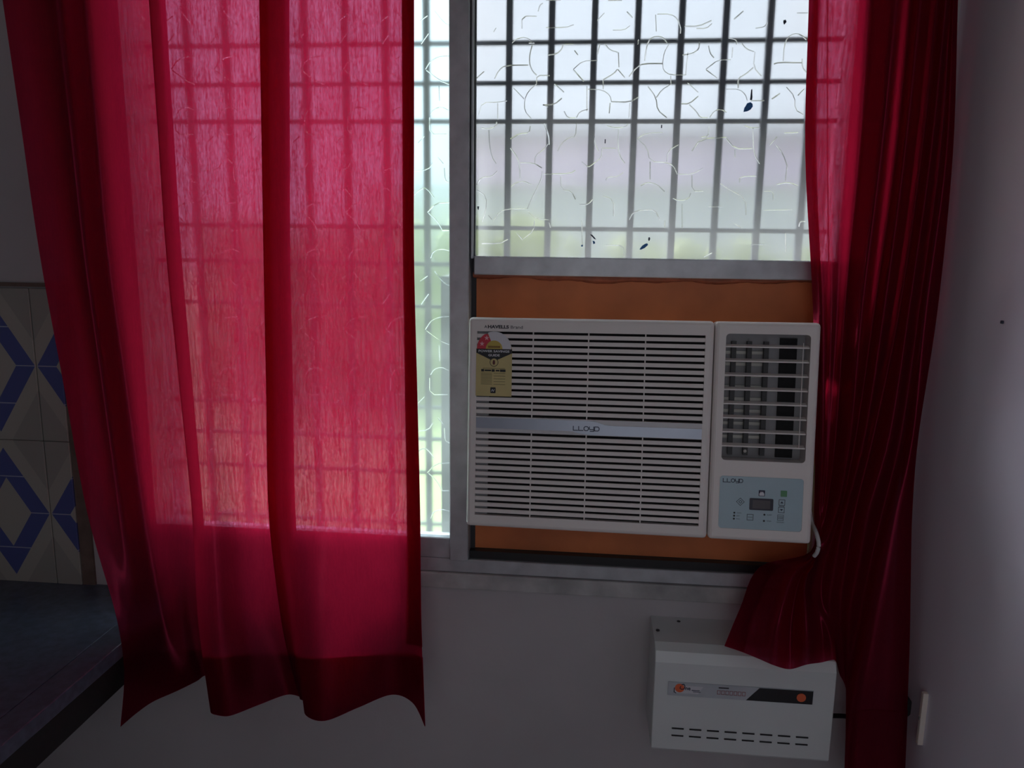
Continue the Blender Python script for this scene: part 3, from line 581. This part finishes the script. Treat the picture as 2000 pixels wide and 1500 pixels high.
# ---------------------------------------------------------------- curtains
def sheet(cols, nu, nv, rows=None):
    """cols: list of columns, each a list of 3-D control points from top to hem; smooth surface through them"""
    def cr(p0, p1, p2, p3, t):
        return .5*((2*p1)+(p2-p0)*t+(2*p0-5*p1+4*p2-p3)*t*t+(3*p1-p0-3*p2+p3)*t**3)
    def mono(p0, p1, p2, p3, t):                        # centripetal-like damping keeps close folds from looping
        d1 = (p2-p1).length; a = (p2-p0)*.5; b = (p3-p1)*.5
        if a.length > d1*1.1: a *= d1*1.1/a.length
        if b.length > d1*1.1: b *= d1*1.1/b.length
        h00 = 2*t**3-3*t*t+1; h10 = t**3-2*t*t+t; h01 = -2*t**3+3*t*t; h11 = t**3-t*t
        return p1*h00+a*h10+p2*h01+b*h11
    dense = []
    for c in cols:
        L = []
        n = len(c)
        for i in range(n-1):
            k = nv[i] if isinstance(nv, list) else nv
            for q in range(k): L.append(mono(c[max(i-1,0)], c[i], c[i+1], c[min(i+2,n-1)], q/k))
        L.append(c[-1]); dense.append(L)
    G = []; n = len(dense)
    for j in range(n-1):
        for q in range(nu):
            G.append([mono(dense[max(j-1,0)][i], dense[j][i], dense[j+1][i], dense[min(j+2,n-1)][i], q/nu) for i in range(len(dense[0]))])
    G.append(dense[-1]); return G
def grid(name, G, parent, off=None, org=Vector((0,0,0))):
    me = bpy.data.meshes.new(name); m = len(G[0]); V = []
    for c in G:
        for p in c: V.append(tuple((p + (off if off else Vector((0,0,0)))) - org))
    F = [(j*m+i, j*m+i+1, (j+1)*m+i+1, (j+1)*m+i) for j in range(len(G)-1) for i in range(m-1)]
    me.from_pydata(V, [], F)
    for p in me.polygons: p.use_smooth = True
    me.update(); return link(name, me, M_fab, parent)

LC = [  # x at y=0,500,1000,1200 | depth | hem pixel
 (5,78,170,226, -.12,-.14,-.19,-.235, 235,1420),
 (50,122,205,246, -.15,-.15,-.18,-.225, 268,1392),
 (115,168,238,270, -.16,-.17,-.18,-.200, 300,1370),
 (165,210,278,312, -.085,-.095,-.12,-.140, 345,1350),
 (205,258,325,350, -.115,-.12,-.13,-.140, 385,1330),
 (280,315,366,376, -.125,-.125,-.125,-.125, 399,1320),
 (322,354,396,406, -.126,-.126,-.130,-.130, 420,1316),
 (321,352,394,404, -.131,-.131,-.136,-.138, 418,1322),
 (291,325,375,386, -.139,-.139,-.146,-.160, 411,1390),
 (306,340,385,396, -.165,-.168,-.180,-.205, 424,1397),
 (345,370,415,430, -.170,-.175,-.195,-.220, 450,1398),
 (430,440,465,475, -.145,-.145,-.150,-.165, 505,1377),
 (500,508,518,535, -.125,-.122,-.125,-.140, 560,1357),
 (562,564,574,589, -.127,-.125,-.129,-.143, 588,1362),
 (564,566,576,591, -.132,-.130,-.134,-.148, 590,1367),
 (508,516,526,548, -.138,-.138,-.145,-.156, 586,1366),
 (520,528,539,564, -.150,-.150,-.160,-.172, 595,1371),
 (538,546,558,580, -.165,-.165,-.178,-.205, 597,1397),
 (610,620,632,632, -.165,-.170,-.185,-.210, 635,1408),
 (700,704,710,710, -.140,-.145,-.145,-.155, 700,1382),
 (765,768,774,772, -.125,-.125,-.125,-.130, 765,1357),
 (795,797,805,806, -.130,-.130,-.140,-.150, 806,1373),
 (808,808,820,822, -.145,-.145,-.155,-.180, 830,1420)]
cols = []
for c in LC:
    x0, x5, x10, x12, y0, y5, y10, y12, hx, hy = c
    top = at(x0-(x5-x0)*.55, -280, y0)
    mid = at(x0*.5+x5*.5, 250, (y0+y5)/2); m7 = at(x5*.48+x10*.52, 760, (y5+y10)/2)
    hem = atz(hx, hy, .66)
    h2 = at(x12*.52+hx*.48, 1295 + (hy-1370)*.25, y12*.45+hem.y*.55)
    cols.append([top, at(x0, 0, y0), mid, at(x5, 500, y5), m7, at(x10, 1000, y10), at(x12, 1200, y12), h2, hem])
# keep the draped left side outside the counter's edge
for c in cols:
    for p in c:
        if p.z < .82 and p.x < -.885 and p.y > -1.4: p.x = -.885 if p.z < .79 else max(p.x, -.915)
G = sheet(cols, 7, [5, 6, 6, 6, 6, 6, 5, 5])
lc = empty('left_curtain', (-.75, -.14, .66)); lc.name = 'curtain'
tag(lc, 'crimson curtain hanging full width over the left half of the window', 'curtain', 'crimson window curtains')
LO = Vector((-.75, -.14, .66))
grid('drape', G, lc, org=LO)
def fold_over(name, G, parent, o1, o2, org):            # turned-in hem: two more layers of cloth in one part
    a = [[p+o1 for p in c] for c in G]; b = [[p+o2 for p in c] for c in G]
    me = bpy.data.meshes.new(name); m = len(G[0]); n = len(G)
    V = [tuple(p-org) for g_ in (a, b) for c in g_ for p in c]
    F = [(k*n*m+j*m+i, k*n*m+j*m+i+1, k*n*m+(j+1)*m+i+1, k*n*m+(j+1)*m+i) for k in (0, 1) for j in range(n-1) for i in range(m-1)]
    F += [(j*m+m-1, (j+1)*m+m-1, n*m+(j+1)*m+m-1, n*m+j*m+m-1) for j in range(n-1)]
    me.from_pydata(V, [], F)
    for p in me.polygons: p.use_smooth = True
    return link(name, me, M_fab, parent)
fold_over('bottom_hem', [c[-7:] for c in G], lc, Vector((0, .0018, 0)), Vector((0, .0036, 0)), LO)
fold_over('side_hem', [c[:-7] for c in G[-11:]], lc, Vector((0, .0018, 0)), Vector((0, .0036, 0)), LO)

RC = [  # upper rows y = 0,300,600,850,1000 x ; depth ; then lower points (px, py, Y)
 ((1580,1573,1588,1592,1590), (-.085,-.085,-.055,-.045,-.045), [(1583,1078,-.070),(1484,1108,-.085),(1445,1190,-.115),(1415,1262,-.150)]),
 ((1596,1592,1603,1600,1596), (-.100,-.100,-.075,-.060,-.055), [(1585,1080,-.090),(1510,1115,-.105),(1472,1195,-.130),(1448,1273,-.163)]),
 ((1614,1614,1616,1608,1600), (-.095,-.095,-.075,-.065,-.060), [(1587,1083,-.090),(1533,1118,-.135),(1498,1205,-.165),(1480,1286,-.182)]),
 ((1622,1620,1622,1614,1604), (-.075,-.075,-.060,-.060,-.060), [(1589,1085,-.115),(1552,1122,-.165),(1525,1210,-.205),(1513,1300,-.205)]),
 ((1668,1654,1638,1622,1608), (-.085,-.085,-.070,-.065,-.065), [(1591,1088,-.070),(1562,1130,-.085),(1545,1215,-.115),(1543,1307,-.150)]),
 ((1700,1680,1652,1634,1614), (-.065,-.065,-.060,-.060,-.060), [(1593,1090,-.110),(1572,1140,-.160),(1575,1225,-.205),(1576,1298,-.200)]),
 ((1752,1722,1684,1660,1632), (-.120,-.120,-.125,-.120,-.105), [(1600,1098,-.085),(1590,1160,-.090),(1604,1235,-.110),(1604,1294,-.150)]),
 ((1778,1749,1708,1672,1641), (-.070,-.070,-.075,-.090,-.090), [(1610,1108,-.070),(1605,1175,-.080),(1622,1240,-.120),(1630,1289,-.150)]),
 ((1798,1767,1728,1690,1652), (-.125,-.125,-.130,-.125,-.115), [(1628,1115,-.100),(1620,1185,-.095),(1634,1260,-.070),(1640,1318,-.060)]),
 ((1830,1799,1757,1706,1670), (-.070,-.070,-.070,-.072,-.078), [(1650,1120,-.085),(1640,1200,-.070),(1646,1280,-.055),(1652,1345,-.050)]),
 ((1848,1818,1776,1738,1696), (-.115,-.115,-.125,-.130,-.130), [(1676,1110,-.125),(1660,1190,-.100),(1652,1300,-.065),(1654,1400,-.060)]),
 ((1857,1834,1794,1758,1722), (-.070,-.070,-.075,-.075,-.080), [(1694,1125,-.085),(1676,1230,-.080),(1656,1350,-.080),(1650,1520,-.085)]),
 ((1862,1846,1806,1776,1742), (-.080,-.085,-.095,-.105,-.115), [(1712,1130,-.130),(1690,1250,-.140),(1662,1385,-.150),(1652,1570,-.160)]),
 ((1867,1855,1820,1786,1762), (-.075,-.085,-.095,-.110,-.120), [(1742,1130,-.140),(1728,1250,-.150),(1712,1385,-.165),(1704,1570,-.175)]),
 ((1871,1861,1832,1794,1782), (-.070,-.075,-.085,-.100,-.110), [(1779,1130,-.125),(1777,1250,-.140),(1772,1385,-.160),(1764,1570,-.175)])]
cols = []
for k_, (xs, ys, low) in enumerate(RC):
    top = at(xs[0]+(xs[0]-xs[1])*.9, -280, ys[0])
    amp = lambda d: -.095 + (d+.095)*1.15 if k_ > 3 else d   # deep satin folds
    cols.append([top] + [at(x, y, amp(d)) for x, y, d in zip(xs, (0, 300, 600, 850, 1000), ys)] + [at(*q) for q in low])
cols.append([Vector((min(p.x+.004, RX-.004), p.y*.35, p.z)) for p in cols[-1]])   # outer edge turned back to the wall, added to stop window light leaking
for c in cols:
    for p in c: p.x = min(p.x, RX-.004)
G = sheet(cols, 7, [5, 6, 6, 6, 5, 5, 6, 6, 7])
rc = empty('curtain', (.6, -.1, .5)); RO = Vector((.6, -.1, .5))
tag(rc, 'crimson curtain bunched into the right corner, its hem caught below the air conditioner', 'curtain', 'crimson window curtains')
grid('drape', G, rc, org=RO)
grid('side_hem', G[:9], rc, Vector((.0003, .0020, 0)), RO)
grid('bottom_hem', [c[-8:] for c in G[-22:-7]], rc, Vector((0, -.0025, 0)), RO)
tag(tube('curtain_rod', [(-1.45, -.12, 2.305), (-.4, -.12, 2.305), (.70, -.12, 2.305)], .010, M_rod), 'steel curtain rod above the window', 'curtain rod')

# ---------------------------------------------------------------- outdoors, seen through the patterned glass
tag(box('ground', (-70, .6, -2.3), (70, 90, -2.0), M_lawn), kind='structure')
fb = empty('far_building', (6, 34, -2)); tag(fb, 'pale pinkish building far off, blurred by the patterned glass', 'building')
box('facade', (-12, 0, 0), (22, 8, 8.3), M_bld, fb)
box('roof_parapet', (-12.3, -.3, 8.3), (22.3, 8.3, 8.8), M_roof, fb)
def hedge(x0, x1, y, h, seed, n_, rr):
    R_ = random.Random(seed); bm = bmesh.new()
    for i in range(n_):
        c = Vector((x0+(x1-x0)*(i+.5)/n_, y+R_.uniform(-.5, .5), -2+R_.uniform(.2, h))); r = R_.uniform(*rr)
        g_ = bmesh.ops.create_icosphere(bm, subdivisions=2, radius=r, matrix=Matrix.Translation(c))
        for v in g_['verts']: v.co += (v.co-c).normalized()*R_.uniform(-.18, .12)
    for k in range(int((x1-x0)/.9)):                    # dense foot of the hedge
        c = Vector((x0+.9*k+.45, y+.2, -2+h*.4)); g_ = bmesh.ops.create_icosphere(bm, subdivisions=2, radius=1, matrix=Matrix.Translation(c) @ Matrix.Diagonal((.8, .6, h*.5, 1)))
        for v in g_['verts']: v.co += (v.co-c).normalized()*R_.uniform(-.15, .1)
    return link('hedge', fin(bm, 'hedge'), M_leaf)
tag(hedge(-9, -1.2, 16, 4.0, 4, 60, (.35, .7)), 'yellow-green hedge outside, blurred through the left strip of window glass', 'hedge')
tag(hedge(-3, 16, 25, 3.6, 9, 90, (.3, .6)), 'low pale green hedge outside, blurred along the foot of the large pane', 'hedge')
bwl = empty('compound_wall', (5, 29, -2)); tag(bwl, 'pale grey compound wall beyond the hedge, blurred by the large pane', 'wall')
box('masonry', (-14, 0, 0), (20, .3, 5.7), M_cw, bwl); box('coping', (-14.1, -.06, 5.7), (20.1, .36, 5.85), M_roof, bwl)
